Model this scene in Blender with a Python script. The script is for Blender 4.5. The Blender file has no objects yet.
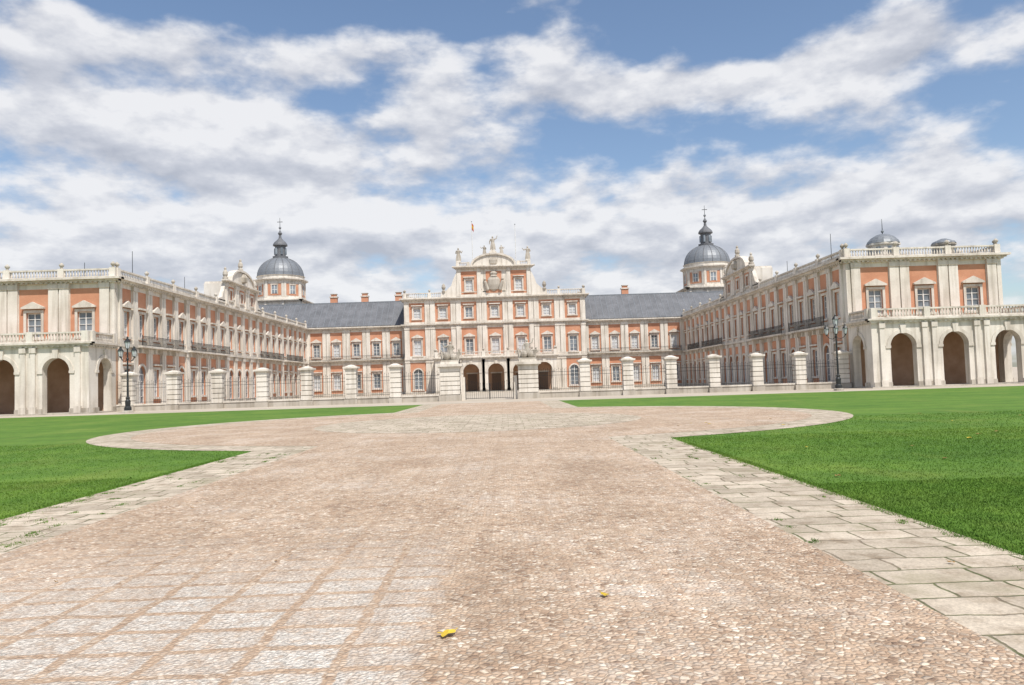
import bpy, math, random
import numpy as np
from mathutils import Vector, Matrix
random.seed(7); rng=np.random.default_rng(5)
S=bpy.context.scene
S.view_settings.view_transform='Standard'; S.view_settings.look='None'; S.view_settings.exposure=0

# ------------------------------------------------------------ materials
def newmat(name):
    m=bpy.data.materials.new(name); m.use_nodes=True
    nt=m.node_tree; b=nt.nodes['Principled BSDF']; return m,nt,b
def N(nt,t,**k):
    n=nt.nodes.new(t)
    for a,v in k.items():
        if a.startswith('i_'): n.inputs[a[2:].replace('_',' ')].default_value=v
        else: setattr(n,a,v)
    return n
def L(nt,a,b): nt.links.new(a,b)
def ramp(nt,src,stops):
    r=N(nt,'ShaderNodeValToRGB'); e=r.color_ramp.elements
    while len(e)<len(stops): e.new(0.5)
    for i,(p,c) in enumerate(stops):
        e[i].position=p; e[i].color=(c[0],c[1],c[2],1) if hasattr(c,'__len__') else (c,c,c,1)
    L(nt,src,r.inputs[0]); return r.outputs[0]
def mixc(nt,fac,a,b,mode='MIX'):
    m=N(nt,'ShaderNodeMix',data_type='RGBA',blend_type=mode)
    for s,v in ((0,fac),(6,a),(7,b)):
        if hasattr(v,'is_linked') or hasattr(v,'links'): L(nt,v,m.inputs[s])
        else: m.inputs[s].default_value = v if s==0 else (v[0],v[1],v[2],1)
    return m.outputs[2]
def math_(nt,op,a,b=None,c=None,clamp=False):
    m=N(nt,'ShaderNodeMath',operation=op); m.use_clamp=clamp
    for i,v in enumerate((a,b,c)):
        if v is None: continue
        if hasattr(v,'links'): L(nt,v,m.inputs[i])
        else: m.inputs[i].default_value=v
    return m.outputs[0]
def objco(nt,scale=(1,1,1)):
    tc=N(nt,'ShaderNodeTexCoord'); mp=N(nt,'ShaderNodeMapping'); mp.inputs['Scale'].default_value=scale
    L(nt,tc.outputs['Object'],mp.inputs[0]); return mp.outputs[0]
def noise(nt,co,scale,detail=4,rough=.55):
    n=N(nt,'ShaderNodeTexNoise'); n.inputs['Scale'].default_value=scale; n.inputs['Detail'].default_value=detail; n.inputs['Roughness'].default_value=rough
    L(nt,co,n.inputs['Vector']); return n.outputs['Fac']
def bump(nt,b,h,st=.3,dist=.02):
    n=N(nt,'ShaderNodeBump'); n.inputs['Strength'].default_value=st; n.inputs['Distance'].default_value=dist
    L(nt,h,n.inputs['Height']); L(nt,n.outputs[0],b.inputs['Normal'])
def weathered(name,col,dark,light,rough=.85,sc=1.0,streak=True):
    m,nt,b=newmat(name); co=objco(nt)
    n1=noise(nt,co,.35*sc,4); n2=noise(nt,co,6*sc,3)
    c=ramp(nt,n1,[(.3,dark),(.5,col),(.72,light)])
    c=mixc(nt,.35,c,ramp(nt,n2,[(.3,.75),(.7,1.0)]),'MULTIPLY')
    if streak:
        co2=objco(nt,(1.6,1.6,.12)); n3=noise(nt,co2,1.3,4)
        c=mixc(nt,.55,c,ramp(nt,n3,[(.36,(.60,.57,.52)),(.52,1.0)]),'MULTIPLY')
    L(nt,c,b.inputs['Base Color']); b.inputs['Roughness'].default_value=rough
    bump(nt,b,n2,.25,.01); return m
M={}
M['stone']=weathered('pale_limestone',(.70,.645,.57),(.57,.52,.455),(.76,.715,.65))
M['trim']=weathered('carved_stone_trim',(.64,.585,.515),(.50,.45,.39),(.73,.68,.61))
M['grey']=weathered('grey_stone',(.45,.405,.345),(.32,.285,.24),(.55,.51,.45))
m,nt,b=newmat('salmon_brick'); co=objco(nt)
n1=noise(nt,co,.5,5); n2=noise(nt,objco(nt,(3,3,14)),1.5,3)
c=ramp(nt,n1,[(.3,(.48,.215,.125)),(.5,(.565,.27,.162)),(.7,(.62,.335,.22))])
c=mixc(nt,.55,c,ramp(nt,n2,[(.3,.75),(.7,1.0)]),'MULTIPLY')
L(nt,c,b.inputs['Base Color']); b.inputs['Roughness'].default_value=.9; bump(nt,b,n2,.3,.01); M['brick']=m
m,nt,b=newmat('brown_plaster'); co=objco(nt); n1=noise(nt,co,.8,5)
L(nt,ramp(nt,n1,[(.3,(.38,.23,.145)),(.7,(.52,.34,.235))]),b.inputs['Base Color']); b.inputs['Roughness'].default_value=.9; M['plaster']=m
m,nt,b=newmat('slate_roof'); co=objco(nt); 
n1=noise(nt,co,.6,4); n2=noise(nt,objco(nt,(4,1,6)),2.2,2)
c=ramp(nt,n1,[(.3,(.105,.11,.12)),(.7,(.165,.17,.185))]); c=mixc(nt,.8,c,ramp(nt,n2,[(.35,.55),(.65,1.15)]),'MULTIPLY')
L(nt,c,b.inputs['Base Color']); b.inputs['Roughness'].default_value=.65; bump(nt,b,n2,.3,.02); M['slate']=m
m,nt,b=newmat('window_glass'); co=objco(nt); n1=noise(nt,co,.45,2)
L(nt,ramp(nt,n1,[(.35,(.11,.13,.15)),(.65,(.26,.29,.32))]),b.inputs['Base Color']); b.inputs['Roughness'].default_value=.12; M['glass']=m
m,nt,b=newmat('window_blind'); co=objco(nt,(1,1,30)); n1=noise(nt,co,1,2)
L(nt,ramp(nt,n1,[(.35,(.44,.46,.48)),(.65,(.58,.59,.60))]),b.inputs['Base Color']); b.inputs['Roughness'].default_value=.5; M['blind']=m
def plain(key,name,col,rough=.6,metal=0,var=.25):
    m,nt,b=newmat(name); co=objco(nt); n1=noise(nt,co,5,3)
    L(nt,ramp(nt,n1,[(.3,[x*(1-var) for x in col]),(.7,[x*(1+var*.5) for x in col])]),b.inputs['Base Color'])
    b.inputs['Roughness'].default_value=rough; b.inputs['Metallic'].default_value=metal; M[key]=m
plain('frame','painted_window_frame',(.70,.69,.66),.5)
plain('iron','wrought_iron',(.03,.033,.035),.45,.3)
plain('dark','dark_interior',(.07,.045,.03),.9)
plain('door','dark_wood_door',(.15,.09,.055),.6)
plain('lead','lead_sheet',(.20,.215,.235),.5,.2)
plain('lampglass','lamp_glass',(.55,.58,.6),.15)
plain('flagred','flag_cloth_red',(.5,.04,.03),.8); plain('flagyel','flag_cloth_yellow',(.7,.42,.03),.8)
plain('leaf','yellow_leaf',(.60,.42,.03),.6); plain('leafb','brown_leaf',(.30,.17,.05),.7)
KEYS=list(M.keys()); IDX={k:i for i,k in enumerate(KEYS)}

# ------------------------------------------------------------ mesh builder
class MB:
    def __init__(s): s.v=[];s.f=[];s.m=[];s.frame()
    def frame(s,o=(0,0,0),ax=(1,0,0),n=(0,-1,0),zo=0.0):
        s.o=Vector(o);s.ax=Vector(ax);s.n=Vector(n);s.zo=zo; return s
    def P(s,a,d,z): 
        p=s.o+s.ax*a+s.n*d; return (p.x,p.y,p.z+z+s.zo)
    def add(s,pts,faces,mat):
        k=len(s.v); s.v+= [s.P(*p) for p in pts]
        for f in faces: s.f.append([k+i for i in f]); s.m.append(IDX[mat])
    def box(s,a0,a1,d0,d1,z0,z1,mat):
        if a1-a0<1e-5 or z1-z0<1e-5: return
        s.add([(a0,d0,z0),(a1,d0,z0),(a1,d1,z0),(a0,d1,z0),(a0,d0,z1),(a1,d0,z1),(a1,d1,z1),(a0,d1,z1)],
          [(0,1,2,3),(4,7,6,5),(0,4,5,1),(1,5,6,2),(2,6,7,3),(3,7,4,0)],mat)
    def prism(s,poly,d0,d1,mat):
        n=len(poly); s.add([(a,d0,z) for a,z in poly]+[(a,d1,z) for a,z in poly],
          [tuple(range(n)),tuple(range(2*n-1,n-1,-1))]+[(i,(i+1)%n,n+(i+1)%n,n+i) for i in range(n)],mat)
    def lathe(s,ca,cd,prof,n,mat,rot=0,sq=1):
        pts=[];f=[]
        for r,z in prof:
            for i in range(n):
                t=rot+2*math.pi*i/n; pts.append((ca+r*math.cos(t),cd+r*sq*math.sin(t),z))
        for j in range(len(prof)-1):
            for i in range(n):
                i2=(i+1)%n; f.append((j*n+i,j*n+i2,(j+1)*n+i2,(j+1)*n+i))
        f.append(tuple(range(n))); f.append(tuple((len(prof)-1)*n+i for i in range(n)))
        s.add(pts,f,mat)
    def limb(s,p0,p1,r0,r1,mat,n=8):
        p0=Vector(p0);p1=Vector(p1);d=(p1-p0).normalized(); u=d.orthogonal().normalized(); w=d.cross(u)
        pts=[];f=[]
        prof=[(0,-r0*.6,.5),(0,0,1),(1,0,1),(1,r1*.6,.5)]
        for t,e,k in prof:
            c=p0+(p1-p0)*t+d*e; r=(r0 if t==0 else r1)*k
            for i in range(n):
                a=2*math.pi*i/n; q=c+u*r*math.cos(a)+w*r*math.sin(a); pts.append(tuple(q))
        for j in range(3):
            for i in range(n): i2=(i+1)%n; f.append((j*n+i,j*n+i2,(j+1)*n+i2,(j+1)*n+i))
        f.append(tuple(range(n))); f.append(tuple(3*n+i for i in range(n)))
        s.add(pts,f,mat)
    def ball(s,c,r,mat,n=10,sz=1):
        prof=[(max(r*math.sin(t),.002),c[2]-r*sz*math.cos(t)) for t in [math.pi*i/6 for i in range(7)]]
        s.lathe(c[0],c[1],prof,n,mat)
    def archwall(s,a0,a1,z0,z1,c,w,spring,d0,d1,mat,zb=None,n=10,soff=None):
        r=w/2; soff=soff or mat
        if zb is not None and zb>z0: s.box(c-r,c+r,d0,d1,z0,zb,mat)
        s.box(a0,c-r,d0,d1,z0,z1,mat); s.box(c+r,a1,d0,d1,z0,z1,mat)
        for i in range(n):
            t0=math.pi*(1-i/n);t1=math.pi*(1-(i+1)/n)
            x0,y0=c+r*math.cos(t0),spring+r*math.sin(t0); x1,y1=c+r*math.cos(t1),spring+r*math.sin(t1)
            s.add([(x0,d1,y0),(x1,d1,y1),(x1,d1,z1),(x0,d1,z1),(x0,d0,y0),(x1,d0,y1),(x1,d0,z1),(x0,d0,z1)],
                  [(0,1,2,3),(4,7,6,5),(3,2,6,7)],mat)
            s.add([(x0,d1,y0),(x1,d1,y1),(x1,d0,y1),(x0,d0,y0)],[(0,1,2,3)],soff)
    def ring(s,c,r0,r1,spring,d0,d1,mat,n=12):
        for i in range(n):
            t0=math.pi*(1-i/n);t1=math.pi*(1-(i+1)/n); q=[]
            for d in (d0,d1):
                for t,r in ((t0,r0),(t1,r0),(t1,r1),(t0,r1)): q.append((c+r*math.cos(t),d,spring+r*math.sin(t)))
            s.add(q,[(4,5,6,7),(0,1,5,4),(2,3,7,6)],mat)
    def build(s,name,parent=None,smooth=False):
        me=bpy.data.meshes.new(name); me.from_pydata(s.v,[],s.f); 
        used=sorted(set(s.m)); mp={u:i for i,u in enumerate(used)}
        for u in used: me.materials.append(M[KEYS[u]])
        me.polygons.foreach_set('material_index',[mp[x] for x in s.m])
        if smooth: me.polygons.foreach_set('use_smooth',[True]*len(s.f))
        me.update(); ob=bpy.data.objects.new(name,me); S.collection.objects.link(ob)
        if parent: ob.parent=parent
        return ob
def empty(name):
    e=bpy.data.objects.new(name,None); S.collection.objects.link(e); return e

# ------------------------------------------------------------ facade vocabulary
def window(F,c,z0,z1,w,ped=0,arch=False,sur=True):
    g='glass' if random.random()<.5 else 'blind'
    r=w/2; top=z1+(r if arch else 0)
    F.box(c-r-.05,c+r+.05,-.34,-.28,z0-.05,top+.05,g)
    fz=z1
    for a in (-r,r-.11): F.box(c+a,c+a+.11,-.275,-.2,z0,fz,'frame')
    F.box(c-.06,c+.06,-.272,-.203,z0,top-.03,'frame')
    F.box(c-r+.11,c+r-.11,-.274,-.205,z0,z0+.14,'frame'); F.box(c-r+.11,c+r-.11,-.274,-.205,fz-.12,fz,'frame')
    k=4 if z1-z0>2 else 2
    for i in range(1,k):
        zz=z0+(z1-z0)*i/k; F.box(c-r+.11,c+r-.11,-.27,-.21,zz-.03,zz+.03,'frame')
    if sur:
        e=.26
        F.box(c-r-e,c-r,.0,.09,z0,z1,'trim'); F.box(c+r,c+r+e,.0,.09,z0,z1,'trim')
        if arch: F.ring(c,r,r+e,z1,0,.093,'trim')
        else: F.box(c-r-e,c+r+e,0,.093,z1,z1+.28,'trim')
        F.box(c-r-e-.1,c+r+e+.1,0,.18,z0-.22,z0,'trim')
    if ped==1:
        a=c-r-e-.15;b=c+r+e+.15;zz=z1+.28
        F.box(a,b,0,.34,zz+.12,zz+.28,'trim'); F.prism([(a,zz+.283),(b,zz+.283),(c,zz+.85)],0,.32,'trim')
    if ped==2:
        zz=z1+.28; F.box(c-r-e-.15,c+r+e+.15,0,.34,zz+.15,zz+.34,'trim')
def bay(F,a0,a1,z0,z1,wz0,wz1,ww,pw,ped=0,arch=False,pil=True,panel='brick',base='stone',mg=.35):
    c=(a0+a1)/2; t=-.5
    F.box(a0,a0+pw,t,0,z0,z1,base); F.box(a1-pw,a1,t,0,z0,z1,base)
    F.box(a0+pw,a1-pw,t,0,z0,z0+mg,base); F.box(a0+pw,a1-pw,t,0,z1-mg,z1,base)
    if arch: F.archwall(a0+pw,a1-pw,z0+mg,z1-mg,c,ww,wz1,t,0-.03,panel,zb=wz0)
    else:
        F.box(a0+pw,c-ww/2,t,-.03,z0+mg,z1-mg,panel); F.box(c+ww/2,a1-pw,t,-.03,z0+mg,z1-mg,panel)
        F.box(c-ww/2,c+ww/2,t,-.03,z0+mg,wz0,panel); F.box(c-ww/2,c+ww/2,t,-.03,wz1,z1-mg,panel)
    window(F,c,wz0,wz1,ww,ped,arch)
    if pil:
        for a,b in ((a0+.06,a0+pw-.06),(a1-pw+.06,a1-.06)):
            F.box(a,b,0,.2,z0+.45,z1-.5,base)
            F.box(a-.05,b+.05,0,.26,z0,z0+.45,'trim'); F.box(a-.05,b+.05,0,.29,z1-.5,z1,'trim')
def cornice(F,a0,a1,z,h=.5,pr=.7,e0=0,e1=0,dent=True):
    for i,(k0,k1,p) in enumerate(((0,.3,.3),(.3,.62,.62),(.62,1,1))):
        p=p*pr; F.box(a0-e0*p,a1+e1*p,-.3,p,z+h*k0,z+h*k1,'trim')
    if dent:
        x=a0+.2
        while x<a1-.2: F.box(x,x+.22,pr*.3,pr*.56,z+h*.02,z+h*.3,'trim'); x+=.5
def balustrade(F,a0,a1,z,h=1.0,d=-.1,step=4.0,finial=True,sp=.34):
    F.box(a0,a1,d-.16,d+.16,z,z+.16,'trim'); F.box(a0,a1,d-.15,d+.15,z+h-.16,z+h,'trim')
    n=max(1,round((a1-a0)/step)); 
    for i in range(n+1):
        c=a0+(a1-a0)*i/n; c=min(max(c,a0+.27),a1-.27)
        F.box(c-.3,c+.3,d-.24,d+.24,z+.002,z+h+.06,'stone')
        if finial:
            F.lathe(c,d,[(.12,z+h+.06),(.16,z+h+.14),(.1,z+h+.2),(.24,z+h+.36),(.25,z+h+.48),(.14,z+h+.6),(.04,z+h+.7)],8,'grey')
    x=a0+.4
    while x<a1-.2:
        F.lathe(x,d,[(.05,z+.16),(.095,z+.35),(.05,z+h*.62),(.075,z+h-.16)],5,'trim'); x+=sp
def railing(F,a0,a1,z,h=1.0,d=.75,sp=.16):
    F.box(a0,a1,d-.02,d+.02,z+h-.05,z+h,'iron'); F.box(a0,a1,d-.02,d+.02,z+.06,z+.1,'iron')
    F.box(a0,a1,d-.015,d+.015,z+h*.8,z+h*.8+.02,'iron')
    x=a0
    while x<=a1+.001: F.box(x-.012,x+.012,d-.012,d+.012,z,z+h,'iron'); x+=sp
    for x in (a0,a1): F.box(x-.03,x+.03,d-.03,d+.03,z,z+h+.1,'iron')

Z1=6.6; Z2=7.0; ZC=13.2; ZT=13.7
palace=empty('royal_palace')

def arcade(F,a0,a1,centres,z1=6.4,w=2.6,spring=4.1,t=.8,depth=None):
    e=[a0]+[(centres[i]+centres[i+1])/2 for i in range(len(centres)-1)]+[a1]
    for i,c in enumerate(centres):
        F.archwall(e[i],e[i+1],0,z1,c,w,spring,-t,0,'stone',n=14,soff='trim')
        F.ring(c,w/2,w/2+.35,spring,0,.07,'trim',14)
        F.prism([(c-.2,spring+w/2-.05),(c+.2,spring+w/2-.05),(c+.3,z1-.2),(c-.3,z1-.2)],0,.16,'trim')
        for sgn in (-1,1):
            x=c+sgn*(w/2+.22); F.box(x-.26,x+.26,0,.1,spring-.2,spring+.06,'trim')
            x=c+sgn*(w/2+.82); hw=.24
            if a0-.01<x-hw and x+hw<a1+.01:
                F.box(x-hw,x+hw,0,.2,.75,z1-.5,'stone'); F.box(x-hw-.08,x+hw+.08,0,.28,0,.75,'trim'); F.box(x-hw-.06,x+hw+.06,0,.27,z1-.5,z1,'trim')
    for i in range(len(centres)+1):
        l=a0 if i==0 else centres[i-1]+w/2; r=a1 if i==len(centres) else centres[i]-w/2
        F.box(l,r,0,.12,0,.55,'grey')

def wing(side,Yf,name):
    Xi=38.0; W=16.6; Ya=Yf-5.2; Lw=157-Yf
    F=MB()
    def fr_front(y,zo): 
        if side>0: F.frame((Xi,y,0),(1,0,0),(0,-1,0),zo)
        else: F.frame((-Xi,y,0),(-1,0,0),(0,-1,0),zo)
    def fr_inner(zo,y=Yf): F.frame((side*Xi,y,0),(0,1,0),(-side,0,0),zo)
    def fr_outer(zo,y=Yf): F.frame((side*(Xi+W),y,0),(0,1,0),(side,0,0),zo)
    cs=[3.1,8.3,13.5]
    fr_front(Ya,.003)
    arcade(F,0,W,cs); cornice(F,0,W,6.4,.45,.45,1,1); balustrade(F,0,W,6.85,1.0,.0,5.2,finial=False,sp=.3)
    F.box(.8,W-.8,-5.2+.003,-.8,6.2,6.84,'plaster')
    F.box(-.3,W+.3,-5.19,.3,0,.12,'grey')
    fr_inner(0,Ya); arcade(F,.8,5.2,[3.0]); cornice(F,-.3,5.2,6.4,.45,.45,0,0); balustrade(F,.3,5.0,6.85,1.0,.0,5,finial=False,sp=.3)
    fr_outer(0,Ya); arcade(F,.8,5.2,[3.0]); cornice(F,-.3,5.2,6.4,.45,.45,0,0); balustrade(F,.3,5.0,6.85,1.0,.0,5,finial=False,sp=.3)
    fr_front(Yf,.003)
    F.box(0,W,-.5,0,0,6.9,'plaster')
    for c in cs:
        F.box(c-.75,c+.75,0,.06,.12,3.6,'door'); F.box(c-.98,c-.75,0,.1,.12,3.6,'trim'); F.box(c+.75,c+.98,0,.1,.12,3.6,'trim'); F.box(c-.98,c+.98,0,.1,3.6,3.85,'trim')
    F.box(0,W,-.5,0,6.9,7.05,'trim')
    for i,c in enumerate(cs):
        a0=c-2.6;a1=c+2.6
        bay(F,a0,a1,7.05,ZC,7.7,10.3,1.5,1.1,ped=1,mg=.5)
    F.box(0,cs[0]-2.6,-.5,0,7.05,ZC,'stone'); F.box(cs[2]+2.6,W,-.5,0,7.05,ZC,'stone')
    F.box(.02,.45,0,.15,7.05,ZC,'stone'); F.box(W-.45,W-.02,0,.15,7.05,ZC,'stone')
    cornice(F,0,W,ZC,.55,.75,1,1); balustrade(F,0,W,ZC+.55,.95,-.1,5.2,sp=.3)
    for inner in (1,0):
        (fr_inner if inner else fr_outer)(0)
        n=22; p=(Lw-.5)/n
        for i in range(n):
            a=.5+i*p; mid=n//2-2<=i<n//2+2
            if not inner:
                bay(F,a,a+p,0,Z1,1.2,4.2,1.3,.6,pil=False); bay(F,a,a+p,Z2,ZC,7.9,10.5,1.2,.6,pil=False); continue
            if i%3==1 or mid: bay(F,a,a+p,0,Z1,.6,3.9,1.7,.6,arch=True,mg=.45)
            else: bay(F,a,a+p,0,Z1,1.3,4.4,1.35,.6,ped=2,mg=.45)
            bay(F,a,a+p,Z2,ZC,7.75,10.4,1.25,.6,ped=(1 if i%2==0 else 2),mg=.4)
        F.box(.5,Lw,-.5,0,Z1,Z2,'trim'); F.box(.5,Lw-.1,0,.35,Z1+.05,Z1+.38,'trim')
        if inner:
            for x0,x1 in ((4.2,15),(17.5,31),(45,58),(60,Lw-6)):
                F.box(x0,x1,0,.85,Z1+.1,Z1+.3,'trim'); railing(F,x0+.05,x1-.05,Z1+.3,1.05,.78)
                x=x0+.6
                while x<x1: F.prism([(x-.1,Z1+.1),(x+.1,Z1+.1),(x+.06,Z1-.5),(x-.06,Z1-.5)],0,.5,'trim'); x+=p/2
            F.box(0,Lw,0,.2,.0,.5,'grey')
        cornice(F,-.3,Lw,ZC,.55,.75,0,0,dent=bool(inner)); balustrade(F,.3,Lw,ZC+.55,.95,-.1,p*2,sp=.36)
    fr_inner(.002)
    m0=Lw/2-7; m1=Lw/2+7; zc=(m0+m1)/2
    for k in range(3):
        a=m0+k*14/3; bay(F,a,a+14/3,14.2,17.2,14.9,16.3,1.1,.9,mg=.3)
    F.box(m0,m1,-3,-.5,13.6,17.2,'stone'); F.box(m0,m1,-.5,.1,13.76,14.2,'stone')
    cornice(F,m0,m1,17.2,.45,.6,1,1)
    F.box(m0+.3,m1-.3,-3,-.3,17.2,17.5,'stone')
    poly=[(zc+5*math.cos(t),17.6+1.9*math.sin(t)) for t in [math.pi*i/10 for i in range(11)]]
    F.prism(poly,-.6,.25,'stone'); 
    F.prism([(zc+5.3*math.cos(t),17.7+2.2*math.sin(t)) for t in [math.pi*i/10 for i in range(11)]]+[(zc+5*math.cos(t),17.7+1.9*math.sin(t)) for t in [math.pi*(10-i)/10 for i in range(11)]],-.65,.45,'trim')
    F.lathe(zc,.2,[(.05,17.9),(.7,18.1),(.8,18.8),(.5,19.3),(.05,19.4)],8,'grey')
    for a in (m0+.5,m1-.5,zc):
        z=17.65 if a!=zc else 19.8
        F.lathe(a,-.1,[(.4,z),(.42,z+.4),(.25,z+.5),(.4,z+.8),(.35,z+1.2),(.16,z+1.5),(.2,z+1.7),(.02,z+1.95)],8,'grey')
    for s2,a in ((-1,m0),(1,m1)):
        F.prism([(a,14.3),(a+s2*2.6,14.3),(a+s2*2.4,14.8),(a+s2*1.2,15.1),(a+s2*.6,16.0),(a,17.0)],-.5,.05,'trim')
    fr_inner(0)
    F.box(.55,Lw,-W+.55,-.55,0,ZC+.3,'dark')
    F.box(.6,Lw,-W+.6,-.6,ZC+.32,ZC+.5,'lead')
    F.prism([(6,ZC+.5),(Lw-3,ZC+.5),(Lw-4,ZC+1.3),(7,ZC+1.3)],-W+3.5,-3.5,'slate')
    F.build(name,palace)
    C=MB(); C.frame((side*Xi,Yf,0),(side,0,0),(0,-1,0))
    for cx,cd,sc in ((5.8,-3.2,.82),(13.1,-4.2,.6)):
        if side<0: continue
        z=ZC+.5
        C.box(cx-2*sc,cx+2*sc,cd-2*sc,cd+2*sc,z,z+.55,'stone'); z+=.55
        C.lathe(cx,cd,[(1.9*sc,z),(1.9*sc,z+1.15),(2.15*sc,z+1.2),(2.15*sc,z+1.4)],8,'stone' if sc>.7 else 'grey',rot=math.pi/8)
        C.lathe(cx,cd,[(2.1*sc,z+1.41),(1.95*sc,z+1.7),(1.5*sc,z+2.1),(.85*sc,z+2.4),(.3,z+2.5)] if sc>.7 else [(2.1*sc,z+1.41),(1.9*sc,z+1.6),(.3,z+1.95)],16,'lead')
        if sc>.7: C.limb((cx,cd,z+2.5),(cx,cd,z+4.2),.05,.02,'iron'); C.ball((cx,cd,z+2.8),.16,'lead')
        for k in range(8):
            t=math.pi/4*k; C.lathe(cx+1.72*sc*math.cos(t),cd+1.72*sc*math.sin(t),[(.32*sc,z+.2),(.32*sc,z+.95)],4,'glass',rot=t)
    for cx,cd,h in ((2.5,-9,3.2),(9,-11,2.4),(3.5,-26,2.6)) :
        C.limb((cx,cd,ZC+.5),(cx,cd,ZC+1.6+h),.04,.03,'iron')
    C.build('roof_cupola',palace)
wing(-1,80.0,'north_wing'); wing(1,82.0,'south_wing')

# ------------------------------------------------------------ central block
F=MB()
for sgn in (-1,1):
    F.frame((18.0*sgn,157,0),(sgn,0,0),(0,-1,0),0)
    for i in range(5):
        a=i*4.0
        bay(F,a,a+4,0,Z1,1.3,4.3,1.4,.8,ped=2,mg=.45); bay(F,a,a+4,Z2,ZC,7.8,10.4,1.3,.8,ped=1,mg=.45)
    F.box(0,20,-.5,0,Z1,Z2,'trim'); F.box(0,19.9,0,.4,Z1+.05,Z1+.38,'trim')
    F.box(.2,19.3,.0,.85,Z1+.39,Z1+.5,'trim'); railing(F,.3,19.2,Z1+.5,.9,.78)
    F.box(0,20,0,.2,0,.5,'grey')
    cornice(F,0,20,ZC,.6,.8)
    F.box(0,36,-12,-.55,0,ZC+.3,'dark')
    F.prism([(-.5,ZC+.45),(36,ZC+.45),(36,ZC+.75),(-.5,ZC+.75)],-13,-.35,'lead')
    ZR=19.4
    F.add([(-.5,-.1,ZC+.76),(36,-.1,ZC+.76),(36,-6.5,ZR),(-.5,-6.5,ZR),(-.5,-12.5,ZC+.76),(36,-12.5,ZC+.76)],
          [(0,1,2,3),(3,2,5,4),(1,5,2),(0,3,4)],'slate')
    F.box(-.5,36,-6.65,-6.35,ZR-.1,ZR+.12,'lead')
    x=.5
    while x<34:
        F.add([(x,-.1,ZC+.82),(x+.09,-.1,ZC+.82),(x+.09,-6.5,ZR+.06),(x,-6.5,ZR+.06),(x,-.1,ZC+.7),(x+.09,-.1,ZC+.7),(x+.09,-6.5,ZR-.1),(x,-6.5,ZR-.1)],[(0,1,2,3),(0,3,7,4),(1,5,6,2),(0,4,5,1)],'lead'); x+=1.15
    for cx in ((2.2,9.3,15.8) if sgn<0 else (9.5,)):
        cd=-7
        F.box(cx-.7,cx+.7,cd-.5,cd+.5,16,20.6,'brick'); F.box(cx-.85,cx+.85,cd-.65,cd+.65,20.6,20.85,'trim'); F.box(cx-.55,cx+.55,cd-.35,cd+.35,20.85,21.3,'brick'); F.box(cx-.7,cx+.7,cd-.5,cd+.5,21.3,21.42,'grey')
F.build('main_range',palace)

F=MB(); Yc=154.5
F.frame((-18,Yc,0),(1,0,0),(0,-1,0),0)
p=36/7
for i in range(7):
    a=i*p
    bay(F,a,a+p,0,Z1,.8,4.0,1.7,1.05,arch=(i in(0,1,5,6)),mg=.45)
    bay(F,a,a+p,Z2,ZC,7.5,10.6,1.5,1.05,ped=1,mg=.45)
    bay(F,a,a+p,ZC+.6,18.3,14.8,16.9,1.4,1.05,ped=2,mg=.35)
    for j in (0,1):
        F.box(a+.06+j*(p-.9),a+.84+j*(p-.9),.22,.34,Z2,ZC,'stone') if i in (2,3,4) else None
F.box(0,36,-.5,0,Z1,Z2,'trim'); F.box(0,36,0,.4,Z1+.05,Z1+.4,'trim')
cornice(F,0,36,ZC,.55,.6,1,1); F.box(0,36,-.5,-.31,ZC,ZC+.6,'stone'); F.box(0,36,-.3,0,ZC+.551,ZC+.6,'stone')
cornice(F,0,36,18.3,.6,.8,1,1); balustrade(F,0,36,18.9,1.05,-.1,p,sp=.36)
F.box(0,36,-12,-.55,0,18.6,'dark')
F.box(0,36,-12.1,-.5,18.3,18.6,'lead')
for s_,ax in ((0,(0,1,0)),(36,(0,1,0))):
    F.frame((-18+s_,Yc,0),ax,(-1 if s_==0 else 1,0,0),.002)
    F.box(.5,12,-.5,0,0,13.2,'stone'); F.box(.5,12,-.5,0,13.2,18.3,'stone'); F.box(1.2,4.5,0,.03,14.4,17.9,'brick'); F.box(6,11,0,.03,14.4,17.9,'brick')
    cornice(F,-.3,12,18.3,.6,.8); balustrade(F,.3,12,18.9,1.05,-.1,p,sp=.36)
    F.box(.5,2.4,0,.4,ZC,ZC+.5,'trim')
F.frame((0,Yc-.05,0),(1,0,0),(0,-1,0),0)
H=7.4
F.box(-H,H,-5,-.5,18.3,24.4,'stone')
bw=(2*H-.0)/3
for i in range(3):
    a=-H+i*bw
    if i==1:
        F.box(a,a+bw,-.5,0,19,24.4,'stone'); F.box(a+.9,a+bw-.9,0,.06,19.6,23.9,'brick')
        F.lathe(0,.1,[(.1,19.9),(.9,20.3),(1.25,21.2),(1.25,22.2),(.9,22.7),(.2,22.8)],12,'grey',sq=.35)
        F.lathe(0,.1,[(.75,22.8),(.6,23.1),(.8,23.5),(.35,23.9),(.08,24.2)],10,'grey',sq=.6)
        for s2 in (-1,1): F.limb((s2*1.2,.3,20.2),(s2*1.7,.3,21.8),.35,.3,'grey'); F.ball((s2*1.75,.3,22.3),.28,'grey')
    else: bay(F,a,a+bw,19,24.4,20.0,22.3,1.4,.9,ped=2,mg=.4)
cornice(F,-H,H,24.4,.6,.8,1,1)
F.box(-H,H,-3,-.35,25.0,25.15,'stone')
F.prism([(4.2*math.cos(t),25.0+2.2*math.sin(t)) for t in [math.pi*i/12 for i in range(13)]],-.8,.2,'stone')
F.prism([(4.6*math.cos(t),25.0+2.55*math.sin(t)) for t in [math.pi*i/12 for i in range(13)]]+[(4.2*math.cos(t),25.0+2.2*math.sin(t)) for t in [math.pi*(12-i)/12 for i in range(13)]],-.85,.5,'trim')
F.lathe(0,.1,[(.1,25.2),(.8,25.4),(.9,26.1),(.5,26.6),(.1,26.7)],10,'grey',sq=.5)
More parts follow.
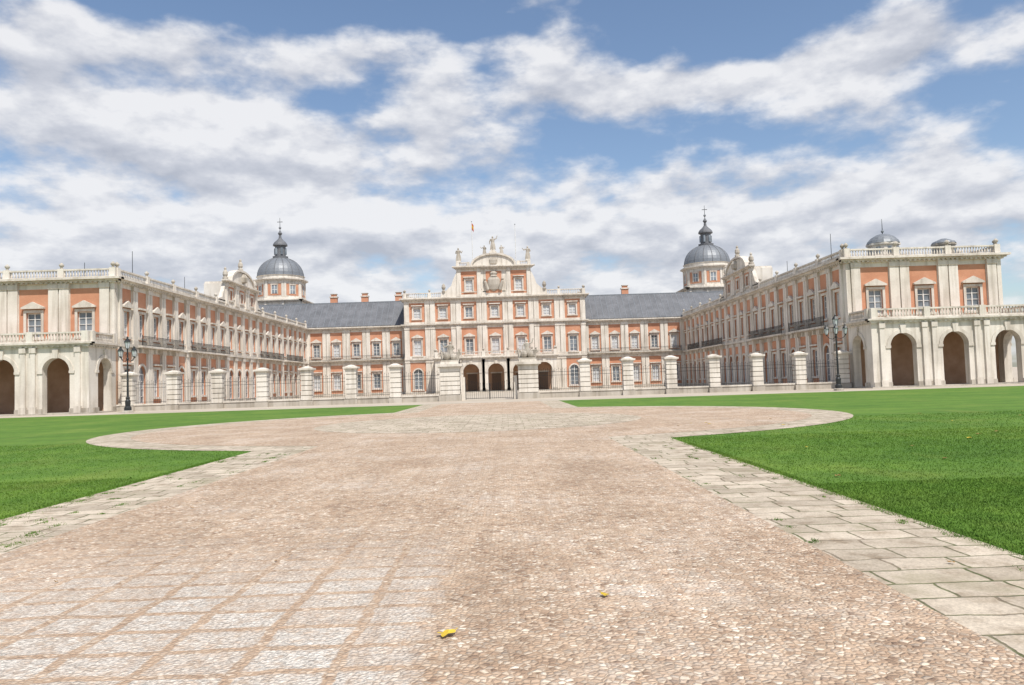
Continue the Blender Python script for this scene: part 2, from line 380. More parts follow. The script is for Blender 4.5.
balustrade(F,-H,-4.7,25.0,.8,0,2.7,finial=False); balustrade(F,4.7,H,25.0,.8,0,2.7,finial=False)
F.box(-.7,.7,-.9,.1,27.4,27.9,'stone')
for s2 in (-1,1):
    F.prism([(s2*H,18.95),(s2*(H+3.2),18.95),(s2*(H+3.1),19.9),(s2*(H+2.1),20.3),(s2*(H+1.1),21.2),(s2*(H+.6),22.6),(s2*H,23.8)],-.5,.1,'stone')
    F.lathe(s2*(H+2.6),.0,[(.35,19.9),(.4,20.2),(.2,20.4),(.42,20.9),(.3,21.4),(.05,21.7)],8,'grey')
F.build('central_pavilion',palace)
F=MB(); F.frame((-11.6,149,0),(1,0,0),(0,-1,0),.002)
cs=[2.4,6.85,11.6,16.35,20.8]
arcade(F,0,23.2,cs,z1=6.3,w=3.1,spring=3.9,t=.8); cornice(F,0,23.2,6.3,.5,.5,1,1); balustrade(F,0,23.2,6.8,1.0,0,4.6,sp=.34)
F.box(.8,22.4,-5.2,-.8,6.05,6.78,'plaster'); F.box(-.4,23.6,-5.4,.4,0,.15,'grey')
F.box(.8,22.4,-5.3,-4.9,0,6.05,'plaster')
for c in cs: F.box(c-.9,c+.9,-4.9,-4.8,.15,3.6,'door'); F.box(c-1.15,c+1.15,-4.9,-4.82,3.6,3.85,'trim')
for X,nn in ((-11.6,-1),(11.6,1)):
    F.frame((X,149,0),(0,1,0),(nn,0,0),0); arcade(F,.8,5.4,[3.1],z1=6.3,w=2.9,spring=3.9); cornice(F,-.3,5.3,6.3,.5,.5); balustrade(F,.3,5.2,6.8,1.0,0,5)
F.build('portico',palace)

# towers
for sgn,nm in ((-1,'dome_tower'),(1,'dome_tower')):
    F=MB(); TX=48.3*sgn; F.frame((TX,176,0),(1,0,0),(0,-1,0),0)
    h=6.0
    F.box(-h,h,-h,h,0,20.8,'stone')
    for (o,ax,n) in (((-h,-h),(1,0),(0,-1)),((h,-h),(0,1),(1,0)),((-h,-h),(0,1),(-1,0))):
        F.frame((TX+o[0],176+o[1],0),(ax[0],ax[1],0),(n[0],n[1],0),.002*(1+abs(n[0])))
        for k in range(3):
            a=.3+k*(2*h-.6)/3; w3=(2*h-.6)/3
            F.box(a+.9,a+w3-.9,0,.05,14,20.0,'brick')
            F.box(a+w3/2-.6,a+w3/2+.6,.05,.09,16,18.6,'glass'); 
            for q in (-.85,.6): F.box(a+w3/2+q,a+w3/2+q+.25,.05,.16,15.9,18.7,'trim')
            F.box(a+w3/2-.95,a+w3/2+.95,.05,.2,18.7,19.0,'trim')
            F.box(a,a+.5,0,.2,13,20.8,'stone')
        cornice(F,-0.,2*h,20.8,.5,.6,1,1)
    F.frame((TX,176,0),(1,0,0),(0,-1,0),0)
    F.lathe(0,0,[(h-.2,21.29),(h-.3,21.9),(5.3,22.0)],8,'stone',rot=math.pi/8)
    R=5.35
    F.lathe(0,0,[(R,21.8),(R,25.6)],8,'stone',rot=math.pi/8)
    ap=R*math.cos(math.pi/8); el=R*math.sin(math.pi/8)
    for k in range(8):
        t=math.pi/4*k; nx,ny=math.cos(t),math.sin(t)
        F.frame((TX+nx*ap,176+ny*ap,0),(-ny,nx,0),(nx,ny,0),0)
        F.box(-el+.6,el-.6,0,.05,22.4,25.0,'brick')
        F.box(-.55,.55,.05,.09,22.8,24.6,'glass'); F.box(-.06,.06,.09,.12,22.8,24.6,'frame'); F.box(-.55,.55,.09,.115,23.6,23.7,'frame')
        F.box(-.8,-.55,.05,.15,22.7,24.7,'trim'); F.box(.55,.8,.05,.15,22.7,24.7,'trim'); F.box(-.85,.85,.05,.18,24.7,24.95,'trim')
        F.box(-el+.02,-el+.5,0,.15,22.0,25.6,'stone'); F.box(el-.5,el-.02,0,.15,22.0,25.6,'stone')
    F.frame((TX,176,0),(1,0,0),(0,-1,0),0)
    F.lathe(0,0,[(R+.1,25.6),(R+.3,25.8),(R+.75,26.0),(R+.75,26.25),(R-.2,26.3)],8,'trim',rot=math.pi/8)
    F.lathe(0,0,[(5.15,26.3),(5.15,26.9),(5.3,27.0)],32,'stone')
    dome=[(5.35,27.0)]+[(5.1*math.cos(t),27.1+4.4*math.sin(t)) for t in [math.pi/2*i/10 for i in range(9)]]+[(1.2,31.3)]
    F.lathe(0,0,dome,32,'lead')
    for k in range(16):
        t=math.pi/8*k
        for i in range(1,9):
            r0,z0=dome[i];r1,z1=dome[i+1]
            F.limb((r0*math.cos(t),r0*math.sin(t),z0),(r1*math.cos(t),r1*math.sin(t),z1),.09,.08,'slate',5)
    F.lathe(0,0,[(1.7,31.2),(1.75,31.7),(1.2,31.8),(1.2,34.0),(1.65,34.2),(1.6,34.5),(1.35,34.9),(.8,35.4),(.35,35.9),(.25,36.6),(.5,37.0),(.2,37.5),(.06,37.8)],12,'slate')
    for k in range(6):
        t=math.pi/3*k; F.lathe(1.14*math.cos(t),1.14*math.sin(t),[(.3,32.1),(.3,33.6)],6,'glass')
    F.limb((0,0,37.6),(0,0,40.6),.07,.04,'iron'); F.box(-.6,.6,-.04,.04,39.6,39.72,'iron'); F.ball((0,0,38.3),.3,'lead')
    F.build('dome_tower',palace)

# flags
def flag(x,y,z,h):
    F=MB(); F.frame((x,y,z),(1,0,0),(0,-1,0))
    F.limb((0,0,0),(0,0,h),.08,.05,'frame',8); F.ball((0,0,h+.1),.1,'lead')
    n=6
    for k,(z0,z1,mt) in enumerate(((h-.45,h-.1,'flagred'),(h-1.1,h-.45,'flagyel'),(h-1.5,h-1.1,'flagred'))):
        for i in range(n):
            a0=.05+i*.055;a1=a0+.055; f=lambda a:.10*math.sin(a*26)
            F.add([(a0,f(a0),z0-a0*1.6),(a1,f(a1),z0-a1*1.6),(a1,f(a1),z1-a1*1.6),(a0,f(a0),z1-a0*1.6)],[(0,1,2,3)],mt)
    F.build('flag_pole')
flag(-4.2,158,25,9.6)
F=MB(); F.frame((4.6,158,25),(1,0,0),(0,-1,0)); F.limb((0,0,0),(0,0,8.8),.08,.05,'frame',8); F.ball((0,0,8.9),.12,'lead'); F.build('flag_pole')

# ------------------------------------------------------------ statues
def figure(F,x,d,z,h,pose=0,lean=0):
    k=h/1.8; mt='grey'
    n=12; pts=[];f=[]
    prof=[(.36,0),(.33,.3),(.27,.7),(.21,1.0),(.24,1.25),(.25,1.42),(.10,1.5),(.07,1.56)]
    for j,(r,zz) in enumerate(prof):
        for i in range(n):
            t=2*math.pi*i/n; rr=r*(1+.14*math.sin(5*t+zz*2)*(1 if zz<1 else .2))
            pts.append((x+k*(rr*math.cos(t)*1.05+lean*zz),d+k*rr*.75*math.sin(t),z+k*zz))
    for j in range(len(prof)-1):
        for i in range(n): i2=(i+1)%n; f.append((j*n+i,j*n+i2,(j+1)*n+i2,(j+1)*n+i))
    f.append(tuple(range(n))); F.add(pts,f,mt)
    F.ball((x+k*lean*1.66,d,z+k*1.67),.12*k,mt,10,1.25)
    sx=x+k*lean*1.4
    if pose==0: A=((.25,1.4),(.42,1.1),(.55,1.35)); B=((-.25,1.4),(-.36,1.08),(-.1,.95))
    elif pose==1: A=((.25,1.4),(.5,1.5),(.62,1.85)); B=((-.25,1.4),(-.4,1.1),(-.42,.8))
    else: A=((.25,1.4),(.38,1.1),(.15,1.0)); B=((-.25,1.4),(-.5,1.25),(-.7,1.5))
    for arm in (A,B):
        q=[(sx+k*a,d+.05,z+k*b) for a,b in arm]
        F.limb(q[0],q[1],.085*k,.065*k,mt,7); F.limb(q[1],q[2],.065*k,.045*k,mt,7); F.ball(q[2],.06*k,mt,6)
def statue(x,y,z,h,pose,name='stone_statue'):
    F=MB(); F.frame((x,y,z),(1,0,0),(0,-1,0)); F.box(-.45,.45,-.4,.4,0,.35,'stone'); figure(F,0,0,.35,h,pose); F.build(name)
statue(0,154.8,27.9,2.7,1); statue(-1.7,154.7,26.9,1.9,2); statue(1.7,154.7,26.9,1.9,0)
statue(-6.9,154.6,25.8,2.6,0); statue(6.9,154.6,25.8,2.6,2)

# ------------------------------------------------------------ fence with piers
YF=80.4
def pier(F,x,w=.54,h=3.5,cap=True):
    F.box(x-w-.12,x+w+.12,-w-.12,w+.12,0,.5,'grey')
    z=.5; nb=6; bh=(h-.5)/nb
    for i in range(nb):
        F.box(x-w,x+w,-w,w,z+.07,z+bh,'stone'); F.box(x-w+.09,x+w-.09,-w+.09,w-.09,z,z+.07,'grey'); z+=bh
    F.box(x-w-.08,x+w+.08,-w-.08,w+.08,h,h+.12,'trim'); F.box(x-w-.2,x+w+.2,-w-.2,w+.2,h+.12,h+.3,'trim')
    F.lathe(x,0,[((w+.1)*1.3,h+.3),(w*.7,h+.45),(.18,h+.5)],4,'trim',rot=math.pi/4)
def ironpanel(F,a0,a1,low=.7,h=2.85,sp=.19):
    F.box(a0,a1,-.25,.25,0,low-.15,'grey'); F.box(a0,a1,-.32,.32,low-.15,low,'trim')
    for z in (low+.15,h-.55,h-.2): F.box(a0,a1,-.015,.015,z,z+.035,'iron')
    n=max(1,int((a1-a0)/sp)); 
    for i in range(n+1):
        x=a0+(a1-a0)*i/n; hh=h+(.12 if i%2 else .0)
        F.lathe(x,0,[(.012,low),(.012,hh),(.026,hh+.03),(.003,hh+.14)],4,'iron')
fence=empty('palace_fence')
for sgn in (-1,1):
    yy=79.75 if sgn<0 else 81.55; off=.35 if sgn>0 else -.1
    F=MB(); F.frame((0,yy,0),(sgn,0,0),(0,-1,0),0)
    xs=[9.6+off+4.5*k for k in range(7)]
    for x in xs: pier(F,x)
    F.frame((0,yy,.001),(sgn,0,0),(0,-1,0),0)
    ed=[5.3]+xs+[37.9]
    for i in range(len(ed)-1):
        a=ed[i]+(.54 if i else -.2); b=ed[i+1]-.54
        if i==len(ed)-2: b=37.7
        if b-a>.3: ironpanel(F,a,b)
    F.build('fence_run',fence)
G=empty('entrance_gate')
F=MB()
for sgn in (-1,1):
    F.frame((0,YF,0),(sgn,0,0),(0,-1,0),.002)
    F.box(2.85,5.15,-1.15,1.15,0,.6,'grey')
    for i in range(6):
        z=.6+i*.46; F.box(3.0,5.0,-1,1,z+.07,z+.46,'stone'); F.box(3.09,4.91,-.91,.91,z,z+.07,'grey')
    F.box(2.9,5.1,-1.1,1.1,3.36,3.5,'trim'); F.box(2.7,5.3,-1.3,1.3,3.5,3.75,'trim'); F.box(3.1,4.9,-.9,.9,3.75,4.0,'stone')
    F.box(2.5,2.85,-.3,.3,0,2.4,'stone')
F.build('gate_piers',G)
F=MB(); F.frame((0,YF,0),(1,0,0),(0,-1,0),0)
for a0,a1 in ((-2.45,-.03),(.03,2.45)):
    for z in (.15,.9): F.box(a0,a1,-.015,.015,z,z+.045,'iron')
    n=11
    for i in range(n+1):
        x=a0+(a1-a0)*i/n; u=abs(x)/2.45; hh=1.55+.55*u*u
        F.lathe(x,0,[(.013,.1),(.013,hh),(.03,hh+.04),(.004,hh+.15)],4,'iron')
    F.box(a0,a0+.05,-.03,.03,.05,1.7,'iron') ; F.box(a1-.05,a1,-.03,.03,.05,1.7,'iron')
F.build('gate_leaves',G)
for sgn in (-1,1):
    F=MB(); F.frame((3.95*sgn,YF,3.99),(1,0,0),(0,-1,0),0)
    F.box(-.9,.9,-.7,.7,0,.2,'grey')
    figure(F,.0,0,.2,1.9,1 if sgn>0 else 2,.02)
    figure(F,-.62,.1,.0,1.25,0,-.25); figure(F,.62,.1,.0,1.25,2,.25)
    F.ball((-.3,.45,.55),.38,'grey',8); F.ball((.35,.45,.5),.34,'grey',8)
    F.limb((-.75,.3,.3),(-1.0,.2,1.3),.08,.03,'grey',6); F.limb((.75,.3,.3),(1.05,.2,1.25),.08,.03,'grey',6)
    F.build('statue_group')

# ------------------------------------------------------------ street lamps
def lamp(x,y):
    F=MB(); F.frame((x,y,0),(1,0,0),(0,-1,0))
    F.lathe(0,0,[(.48,0),(.48,.18),(.36,.22)],8,'grey')
    F.lathe(0,0,[(.32,.22),(.32,.5),(.22,.6),(.24,1.1),(.16,1.25),(.2,1.4),(.1,1.5),(.085,3.0),(.12,3.06),(.08,3.15),(.07,4.9),(.13,4.98),(.07,5.1),(.06,5.9)],12,'iron')
    def lantern(cx,cd,z,s=1):
        F.lathe(cx,cd,[(.06*s,z-.1),(.12*s,z)],6,'iron')
        F.lathe(cx,cd,[(.13*s,z),(.22*s,z+.5*s)],6,'lampglass')
        for k in range(6):
            t=math.pi/3*k; F.limb((cx+.13*s*math.cos(t),cd+.13*s*math.sin(t),z),(cx+.225*s*math.cos(t),cd+.225*s*math.sin(t),z+.5*s),.014,.014,'iron',4)
        F.lathe(cx,cd,[(.27*s,z+.5*s),(.24*s,z+.56*s),(.12*s,z+.72*s),(.06*s,z+.78*s),(.08*s,z+.84*s),(.01,z+.95*s)],6,'iron')
    for k in range(4):
        t=math.pi/2*k+.4; c,s_=math.cos(t),math.sin(t)
        pts=[(0,4.95),(.3,4.75),(.6,4.85),(.8,5.1)]
        for q in range(3): F.limb((pts[q][0]*c,pts[q][0]*s_,pts[q][1]),(pts[q+1][0]*c,pts[q+1][0]*s_,pts[q+1][1]),.03,.03,'iron',6)
        F.limb((.25*c,.25*s_,5.3),(0,0,5.6),.015,.015,'iron',5)
        lantern(.8*c,.8*s_,5.2,1.0)
    lantern(0,0,5.95,1.2)
    F.build('street_lamp')
lamp(-33.2,72.5); lamp(32.2,71.5)

# ------------------------------------------------------------ ground
def sheet(name,mat,rows,z):
    v=[];f=[]
    for y,a,b in rows: v+=[(a,y,z),(b,y,z)]
    for i in range(len(rows)-1): f.append((2*i,2*i+1,2*i+3,2*i+2))
    me=bpy.data.meshes.new(name); me.from_pydata(v,[],f); me.materials.append(mat)
    ob=bpy.data.objects.new(name,me); S.collection.objects.link(ob); return ob
CX=.3; CY=35
def halfw(y,w,R):
    ry=R-1.8 if y<CY else R
    d=1-((y-CY)/ry)**2
    c=R*math.sqrt(d) if d>0 else 0
    k=.3
    return max(w,c) if abs(w-c)>k*2 else (max(w,c)+ (k*2-abs(w-c))**2/(8*k))
ys=[-30,-10,0,5,10,15]+[16+i*.25 for i in range(154)]+[56,60,64,68]
m,nt,b=newmat('sandy_gravel'); co=objco(nt); n1=noise(nt,co,.15,5); n2=noise(nt,co,9,5)
c=ramp(nt,n1,[(.3,(.40,.34,.27)),(.7,(.50,.44,.36))]); c=mixc(nt,.5,c,ramp(nt,n2,[(.3,.7),(.7,1.1)]),'MULTIPLY')
L(nt,c,b.inputs['Base Color']); b.inputs['Roughness'].default_value=.95; bump(nt,b,n2,.3,.02)
sheet('ground',m,[(-600,-3000,3000),(3500,-3000,3000)],0)
def lawnmat(name,blade=False):
    m,nt,b=newmat(name); co=objco(nt)
    n1=noise(nt,co,.22,5,.6); n2=noise(nt,co,1.8,5,.65); n3=noise(nt,co,60,3,.7); n4=noise(nt,objco(nt,(1,.35,1)),.6,4,.6)
    c=ramp(nt,n1,[(.32,(.076,.160,.020)),(.5,(.098,.190,.025)),(.68,(.134,.222,.034))])
    c=mixc(nt,.75,c,ramp(nt,n2,[(.3,(.68,.74,.70)),(.58,(1.03,1.02,1.0)),(.75,(1.38,1.15,1.05))]),'MULTIPLY')
    c=mixc(nt,ramp(nt,n4,[(.53,0),(.75,.5)]),c,(.19,.23,.05))
    sx=N(nt,'ShaderNodeSeparateXYZ'); L(nt,co,sx.inputs[0])
    st=math_(nt,'PINGPONG',math_(nt,'ADD',sx.outputs[1],math_(nt,'MULTIPLY',n1,.6)),1.3)
    c=mixc(nt,.5,c,ramp(nt,st,[(.45,.9),(.8,1.06)]),'MULTIPLY')
    c=mixc(nt,.5 if not blade else .15,c,ramp(nt,n3,[(.3,.5),(.65,1.25)]),'MULTIPLY')
    L(nt,c,b.inputs['Base Color']); b.inputs['Roughness'].default_value=.8; 
    b.inputs['Specular IOR Level'].default_value=.2
    if not blade: bump(nt,b,n3,.4,.02)
    return m
LM=lawnmat('mown_grass'); BMt=lawnmat('grass_blade',True)
sheet('lawn',LM,[(-20,-90,90),(68,-90,90)],.004)
# stone path material
m,nt,b=newmat('worn_flagstone'); co=objco(nt)
dn=N(nt,'ShaderNodeTexNoise'); dn.inputs['Scale'].default_value=2.5; dn.inputs['Detail'].default_value=4; L(nt,co,dn.inputs['Vector'])
vm=N(nt,'ShaderNodeVectorMath',operation='MULTIPLY_ADD'); L(nt,dn.outputs['Color'],vm.inputs[0]); vm.inputs[1].default_value=(.12,.12,0); L(nt,co,vm.inputs[2])
br=N(nt,'ShaderNodeTexBrick'); L(nt,vm.outputs[0],br.inputs['Vector']); br.inputs['Scale'].default_value=1
br.inputs['Brick Width'].default_value=.58; br.inputs['Row Height'].default_value=.42; br.inputs['Mortar Size'].default_value=.018; br.inputs['Mortar Smooth'].default_value=.6; br.offset=.43; br.squash=1.35; br.squash_frequency=3
br.inputs['Color1'].default_value=(.58,.51,.42,1); br.inputs['Color2'].default_value=(.40,.345,.275,1)
n1=noise(nt,co,.9,5,.6); n2=noise(nt,co,3,6,.65); n3=noise(nt,co,45,4,.7)
L(nt,ramp(nt,n1,[(.40,(.25,.205,.15)),(.54,(.11,.13,.045))]),br.inputs['Mortar'])
c=mixc(nt,.95,br.outputs['Color'],ramp(nt,n2,[(.3,(.56,.49,.40)),(.5,(.96,.93,.89)),(.7,(1.16,1.14,1.1))]),'MULTIPLY')
c=mixc(nt,.75,c,ramp(nt,n3,[(.3,.58),(.65,1.15)]),'MULTIPLY')
c=mixc(nt,ramp(nt,math_(nt,'ADD',n1,math_(nt,'MULTIPLY',n2,.5)),[(.79,0),(.93,.55)]),c,(.22,.19,.11))
L(nt,c,b.inputs['Base Color']); b.inputs['Roughness'].default_value=.9
h=math_(nt,'SUBTRACT',math_(nt,'MULTIPLY',n3,.4),br.outputs['Fac']); bump(nt,b,h,.7,.015)
STONEP=m
sheet('stone_path',m,[(y,CX-halfw(y,5.78,15.7),CX+halfw(y,5.88,15.7)) for y in ys],.012)
# pebble road
m,nt,b=newmat('pebble_cobble'); co=objco(nt); sp=N(nt,'ShaderNodeSeparateXYZ'); L(nt,co,sp.inputs[0])
def voro(scale,feat='F1',rnd=1):
    v=N(nt,'ShaderNodeTexVoronoi'); v.feature=feat; v.inputs['Scale'].default_value=scale; v.inputs['Randomness'].default_value=rnd; L(nt,co,v.inputs['Vector']); return v
v=voro(23); ve=voro(23,'DISTANCE_TO_EDGE')
sc=N(nt,'ShaderNodeSeparateColor'); L(nt,v.outputs['Color'],sc.inputs[0])
peb=ramp(nt,sc.outputs[0],[(0,(.23,.155,.11)),(.2,(.43,.305,.215)),(.45,(.55,.415,.305)),(.62,(.41,.345,.285)),(.82,(.60,.495,.385)),(1,(.80,.73,.63))])
gap=ramp(nt,ve.outputs['Distance'],[(.01,0.0),(.12,1.0)])
c=mixc(nt,gap,(.40,.29,.20),peb)
n1=noise(nt,co,.5,5,.6); n2=noise(nt,co,4,5,.65); n0=noise(nt,objco(nt,(1,.3,1)),.8,4,.6)
dust=ramp(nt,noise(nt,co,2.1,7,.7),[(.46,0),(.64,.55)])
c=mixc(nt,dust,c,(.53,.405,.295))
c=mixc(nt,.9,c,ramp(nt,n1,[(.3,(.82,.76,.70)),(.5,(1,.98,.95)),(.7,(1.15,1.15,1.15))]),'MULTIPLY')
c=mixc(nt,.6,c,ramp(nt,n0,[(.3,(.80,.77,.74)),(.65,(1.10,1.09,1.08))]),'MULTIPLY')
c=mixc(nt,.6,c,ramp(nt,n2,[(.3,.72),(.7,1.18)]),'MULTIPLY')
g=N(nt,'ShaderNodeTexBrick'); vm=N(nt,'ShaderNodeVectorMath',operation='MULTIPLY_ADD'); dn=N(nt,'ShaderNodeTexNoise'); dn.inputs['Scale'].default_value=2.2; dn.inputs['Detail'].default_value=8; dn.inputs['Roughness'].default_value=.60; L(nt,co,dn.inputs['Vector']); L(nt,dn.outputs['Color'],vm.inputs[0]); vm.inputs[1].default_value=(.15,.15,0); L(nt,co,vm.inputs[2]); L(nt,vm.outputs[0],g.inputs['Vector'])
g.offset=0; g.inputs['Scale'].default_value=1; g.inputs['Brick Width'].default_value=.60; g.inputs['Row Height'].default_value=.44; g.inputs['Mortar Size'].default_value=.05; g.inputs['Mortar Smooth'].default_value=.4
g.inputs['Color1'].default_value=(1,1,1,1); g.inputs['Color2'].default_value=(.6,.6,.6,1); g.inputs['Mortar'].default_value=(0,0,0,1)
sg=N(nt,'ShaderNodeSeparateColor'); L(nt,g.outputs['Color'],sg.inputs[0]); inv=sg.outputs[0]
mx=N(nt,'ShaderNodeMapRange'); mx.interpolation_type='SMOOTHSTEP'; L(nt,math_(nt,'ADD',sp.outputs[0],math_(nt,'MULTIPLY',n2,1.0)),mx.inputs[0]); mx.inputs[1].default_value=1.65; mx.inputs[2].default_value=1.3; 
my=N(nt,'ShaderNodeMapRange'); my.interpolation_type='SMOOTHSTEP'; L(nt,math_(nt,'ADD',sp.outputs[1],math_(nt,'MULTIPLY',n1,4)),my.inputs[0]); my.inputs[1].default_value=11.5; my.inputs[2].default_value=7.8
reg=math_(nt,'MULTIPLY',mx.outputs[0],my.outputs[0])
wear=ramp(nt,noise(nt,co,9,6,.75),[(.38,.1),(.54,1)])
c=mixc(nt,math_(nt,'MULTIPLY',reg,.4),c,(.43,.305,.21))
pm=math_(nt,'MULTIPLY',math_(nt,'MULTIPLY',inv,reg),math_(nt,'MULTIPLY_ADD',wear,.65,.28),clamp=True)
far=math_(nt,'MULTIPLY',math_(nt,'MULTIPLY',inv,ramp(nt,n1,[(.50,0),(.66,.45)])),wear)
pm=math_(nt,'MAXIMUM',pm,far)
slab=mixc(nt,.9,(.63,.59,.53),ramp(nt,noise(nt,co,38,3,.75),[(.35,.42),(.6,1.2)]),'MULTIPLY')
c=mixc(nt,pm,c,slab)
wv=math_(nt,'PINGPONG',math_(nt,'ADD',sp.outputs[0],math_(nt,'MULTIPLY',n2,.14)),.36)
ln=N(nt,'ShaderNodeMapRange'); L(nt,wv,ln.inputs[0]); ln.inputs[1].default_value=.07; ln.inputs[2].default_value=.01
lm=math_(nt,'MULTIPLY',ln.outputs[0],ramp(nt,n1,[(.38,.08),(.6,.40)]))
c=mixc(nt,lm,c,(.36,.25,.17))
L(nt,c,b.inputs['Base Color']); b.inputs['Roughness'].default_value=.85
hh=ramp(nt,ve.outputs['Distance'],[(0,0),(.3,1)]); bump(nt,b,hh,.8,.016)
sheet('cobbled_road',m,[(y,CX-halfw(y,4.2,14.2),CX+halfw(y,4.25,14.2)) for y in ys],.016)
v=[(CX+.1+7.1*math.cos(2*math.pi*i/72),CY-.2+7.4*math.sin(2*math.pi*i/72),.020) for i in range(72)]
me=bpy.data.meshes.new('paved_circle'); me.from_pydata(v,[],[tuple(range(72))]); me.materials.append(STONEP); ob=bpy.data.objects.new('paved_circle',me); S.collection.objects.link(ob)

def in_path(x,y,mg=.0):
    hw=np.array([halfw(t,5.83,15.7) for t in y]); return np.abs(x-CX)<hw+mg
def blades():
    X=[];Y=[]
    def zone(x0,x1,y0,y1,n):
        x=rng.uniform(x0,x1,n); y=rng.uniform(y0,y1,n); k=~in_path(x,y,-.05*rng.uniform(-1,2,n)+.05*np.sin(y*3)*np.sin(y*7.3)); X.append(x[k]);Y.append(y[k])
    zone(6.0,10,5.5,12,90000); zone(6.0,17,12,22,70000); zone(6.05,26,22,30,25000)
    zone(-11,-5.3,8.5,16,50000); zone(-20,-5.3,16,28,40000); zone(6.0,6.35,5,20,16000); zone(-5.7,-5.3,7,20,12000)
    x=np.concatenate(X);y=np.concatenate(Y);n=len(x)
    h=rng.uniform(.008,.028,n)*(1+y/80); w=rng.uniform(.002,.0045,n)*(1+y/12); t=rng.uniform(0,2*np.pi,n); l=rng.uniform(0,.03,n); a=rng.uniform(0,2*np.pi,n)
    V=np.zeros((n,3,3)); V[:,0]=np.stack([x-w*np.cos(t),y-w*np.sin(t),np.full(n,.003)],1); V[:,1]=np.stack([x+w*np.cos(t),y+w*np.sin(t),np.full(n,.003)],1)
    V[:,2]=np.stack([x+l*np.cos(a),y+l*np.sin(a),h+.003],1)
    me=bpy.data.meshes.new('grass_blades'); me.vertices.add(3*n); me.vertices.foreach_set('co',V.reshape(-1)); me.loops.add(3*n); me.loops.foreach_set('vertex_index',np.arange(3*n,dtype=np.int32))
    me.polygons.add(n); me.polygons.foreach_set('loop_start',np.arange(0,3*n,3,dtype=np.int32)); me.polygons.foreach_set('loop_total',np.full(n,3,dtype=np.int32)); me.update(calc_edges=True)
    me.materials.append(BMt); ob=bpy.data.objects.new('grass',me); S.collection.objects.link(ob)
blades()
def leaf(x,y,s,rot,mt='leaf'):
    F=MB(); pts=[(0,0,.012)]; n=20
    for i in range(n):
        t=2*math.pi*i/n; r=s*(.62+.38*abs(math.cos(2.5*t))) ; pts.append((r*math.cos(t),r*.8*math.sin(t),.01+.25*s*abs(math.sin(1.5*t+rot))))
    F.frame((x,y,.02),(math.cos(rot),math.sin(rot),0),(-math.sin(rot),math.cos(rot),0))
    F.add(pts,[(0,i+1,(i+1)%n+1) for i in range(n)],mt); F.limb((s*.6,0,.01),(s*1.3,.1*s,.03),.003,.002,mt,4); F.build('fallen_leaf')
leaf(1.16,5.33,.072,.7); leaf(2.32,6.15,.045,2.0)
for i in range(30):
    x=random.uniform(6.5,22); y=random.uniform(8,30); leaf(x,y,random.uniform(.045,.08),random.uniform(0,6),random.choice(['leaf','leafb']))
for i in range(12): leaf(random.uniform(-3,6),random.uniform(5,22),random.uniform(.02,.035),random.uniform(0,6),'leafb')
F=MB()
M['weed']=BMt; KEYS.append('weed'); IDX['weed']=len(KEYS)-1
wl=[(5.42,5.62,.055,300,.7)]
for i in range(40): 
    y=random.uniform(5.8,20); wl.append((random.choice([5.9,6.05,6.12,5.5,4.65])+random.uniform(-.06,.06),y,random.uniform(.03,.07),50,random.uniform(.5,3)))
for i in range(70): 
    y=random.uniform(8,21); wl.append((random.choice([-5.4,-5.2,-4.7,-4.2])+random.uniform(-.15,.1),y,random.uniform(.04,.12),70,random.uniform(.6,3)))
for (wx,wy,wr,nn,asp) in wl:
    for i in range(nn):
        a=random.uniform(0,6.28); r=wr*abs(random.gauss(0,.7)); x=wx+r*math.cos(a)*1.2; y=wy+r*math.sin(a)*asp; t=random.uniform(0,6.28)
        F.add([(x-.004*math.cos(t),-(y-.004*math.sin(t)),.013),(x+.004*math.cos(t),-(y+.004*math.sin(t)),.013),(x+random.uniform(-.02,.02),-(y+random.uniform(-.02,.02)),.013+random.uniform(.006,.025))],[(0,1,2)],'weed')
F.build('weed_tufts')

# ------------------------------------------------------------ sun + sky
EL=math.radians(58); AZ=math.radians(180-27)
vec=Vector((math.sin(AZ)*math.cos(EL),math.cos(AZ)*math.cos(EL),math.sin(EL)))
sl=bpy.data.lights.new('sun','SUN'); sl.energy=4.9; sl.angle=math.radians(.5); sl.color=(1,.95,.875)
so=bpy.data.objects.new('sun',sl); S.collection.objects.link(so); so.rotation_euler=(-vec).to_track_quat('-Z','Y').to_euler(); so.location=(20,-40,60)
W=bpy.data.worlds.new('World'); S.world=W; W.use_nodes=True; nt=W.node_tree; nt.nodes.clear()
out=N(nt,'ShaderNodeOutputWorld'); sky=N(nt,'ShaderNodeTexSky'); sky.sky_type='NISHITA'; sky.sun_disc=False; sky.sun_elevation=EL; sky.sun_rotation=AZ; sky.air_density=1.0; sky.dust_density=1.0; sky.ozone_density=1.6
bg=N(nt,'ShaderNodeBackground'); bg.inputs[1].default_value=.145; L(nt,sky.outputs[0],bg.inputs[0])
tc=N(nt,'ShaderNodeTexCoord'); sp=N(nt,'ShaderNodeSeparateXYZ'); L(nt,tc.outputs['Generated'],sp.inputs[0])
x,y,z=sp.outputs
az=math_(nt,'MULTIPLY',math_(nt,'ARCTAN2',x,y),57.2958); el=math_(nt,'MULTIPLY',math_(nt,'ARCSINE',z),57.2958)
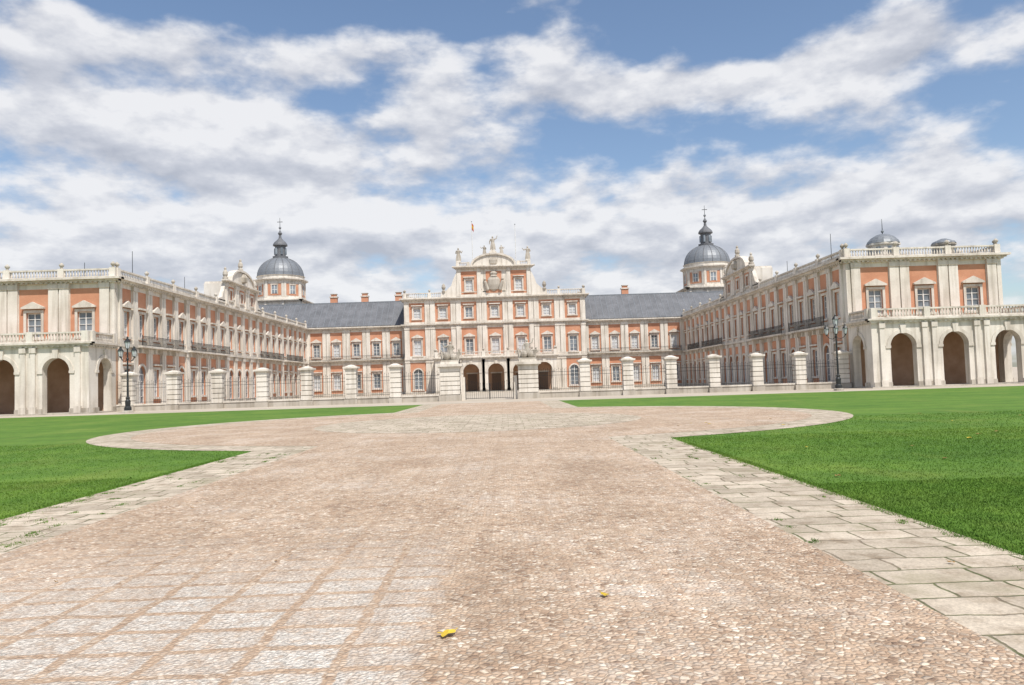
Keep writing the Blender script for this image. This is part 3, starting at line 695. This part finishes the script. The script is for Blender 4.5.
def fbm(dz):
    zr=math_(nt,'ADD',z,dz)
    zz=math_(nt,'ADD',math_(nt,'MAXIMUM',zr,0),.20)
    cb=N(nt,'ShaderNodeCombineXYZ'); L(nt,math_(nt,'DIVIDE',x,zz),cb.inputs[0]); L(nt,math_(nt,'DIVIDE',y,zz),cb.inputs[1]); cb.inputs[2].default_value=5.2
    a=noise(nt,cb.outputs[0],2.0,6,.58)
    c2=N(nt,'ShaderNodeCombineXYZ'); L(nt,x,c2.inputs[0]); L(nt,y,c2.inputs[1]); L(nt,math_(nt,'MULTIPLY',zr,2.0),c2.inputs[2])
    p=noise(nt,c2.outputs[0],7.8,8,.54)
    return math_(nt,'ADD',math_(nt,'MULTIPLY',a,.42),math_(nt,'MULTIPLY',p,.58))
def gauss(a0,e0,sa,se,amp):
    da=math_(nt,'DIVIDE',math_(nt,'SUBTRACT',az,a0),sa); de=math_(nt,'DIVIDE',math_(nt,'SUBTRACT',el,e0),se)
    r=math_(nt,'ADD',math_(nt,'MULTIPLY',da,da),math_(nt,'MULTIPLY',de,de))
    return math_(nt,'MULTIPLY',math_(nt,'EXPONENT',math_(nt,'MULTIPLY',r,-1)),amp)
tot=None
for gz in ((-17,16.5,20,5.0,.15),(20,20.3,15,1.35,.15),(0,5,80,6.0,.13),(3,14.5,6,2.4,.07),(0,23.8,8,1.2,.08),(-24,22.5,9,1.3,.05),
           (14,16.2,9,1.9,-.10),(22,25,20,2.6,-.20),(-24,26,14,1.9,-.17),(-11.5,20,3.2,1.5,-.13),(27,11,9,3.2,.08)):
    gg=gauss(*gz); tot=gg if tot is None else math_(nt,'ADD',tot,gg)
tot=math_(nt,'ADD',tot,.010)
d0=math_(nt,'ADD',fbm(0),tot); f1=math_(nt,'ADD',fbm(.018),tot)
cov=N(nt,'ShaderNodeMapRange'); cov.interpolation_type='SMOOTHSTEP'; L(nt,d0,cov.inputs[0]); cov.inputs[1].default_value=.455; cov.inputs[2].default_value=.60
lit=math_(nt,'MULTIPLY_ADD',math_(nt,'SUBTRACT',d0,f1),4.8,.63,clamp=True)
cc=ramp(nt,lit,[(.05,(.52,.55,.63)),(.45,(.69,.71,.775)),(.88,(.96,.96,.98))])
bc=N(nt,'ShaderNodeBackground'); L(nt,cc,bc.inputs[0]); bc.inputs[1].default_value=.93
ms=N(nt,'ShaderNodeMixShader'); L(nt,math_(nt,'MULTIPLY',cov.outputs[0],.93),ms.inputs[0]); L(nt,bg.outputs[0],ms.inputs[1]); L(nt,bc.outputs[0],ms.inputs[2]); L(nt,ms.outputs[0],out.inputs[0])

# ------------------------------------------------------------ camera
cd=bpy.data.cameras.new('camera'); cam=bpy.data.objects.new('camera',cd); S.collection.objects.link(cam); S.camera=cam
cd.sensor_width=36; cd.lens=36*781/1024; cd.clip_start=.1; cd.clip_end=6000
R=Matrix.Rotation(math.radians(-.61),4,'Z')@Matrix.Rotation(math.radians(90+2.92),4,'X')@Matrix.Rotation(math.radians(-1.8),4,'Z')
cam.matrix_world=Matrix.Translation((1.6,0,1.7))@R
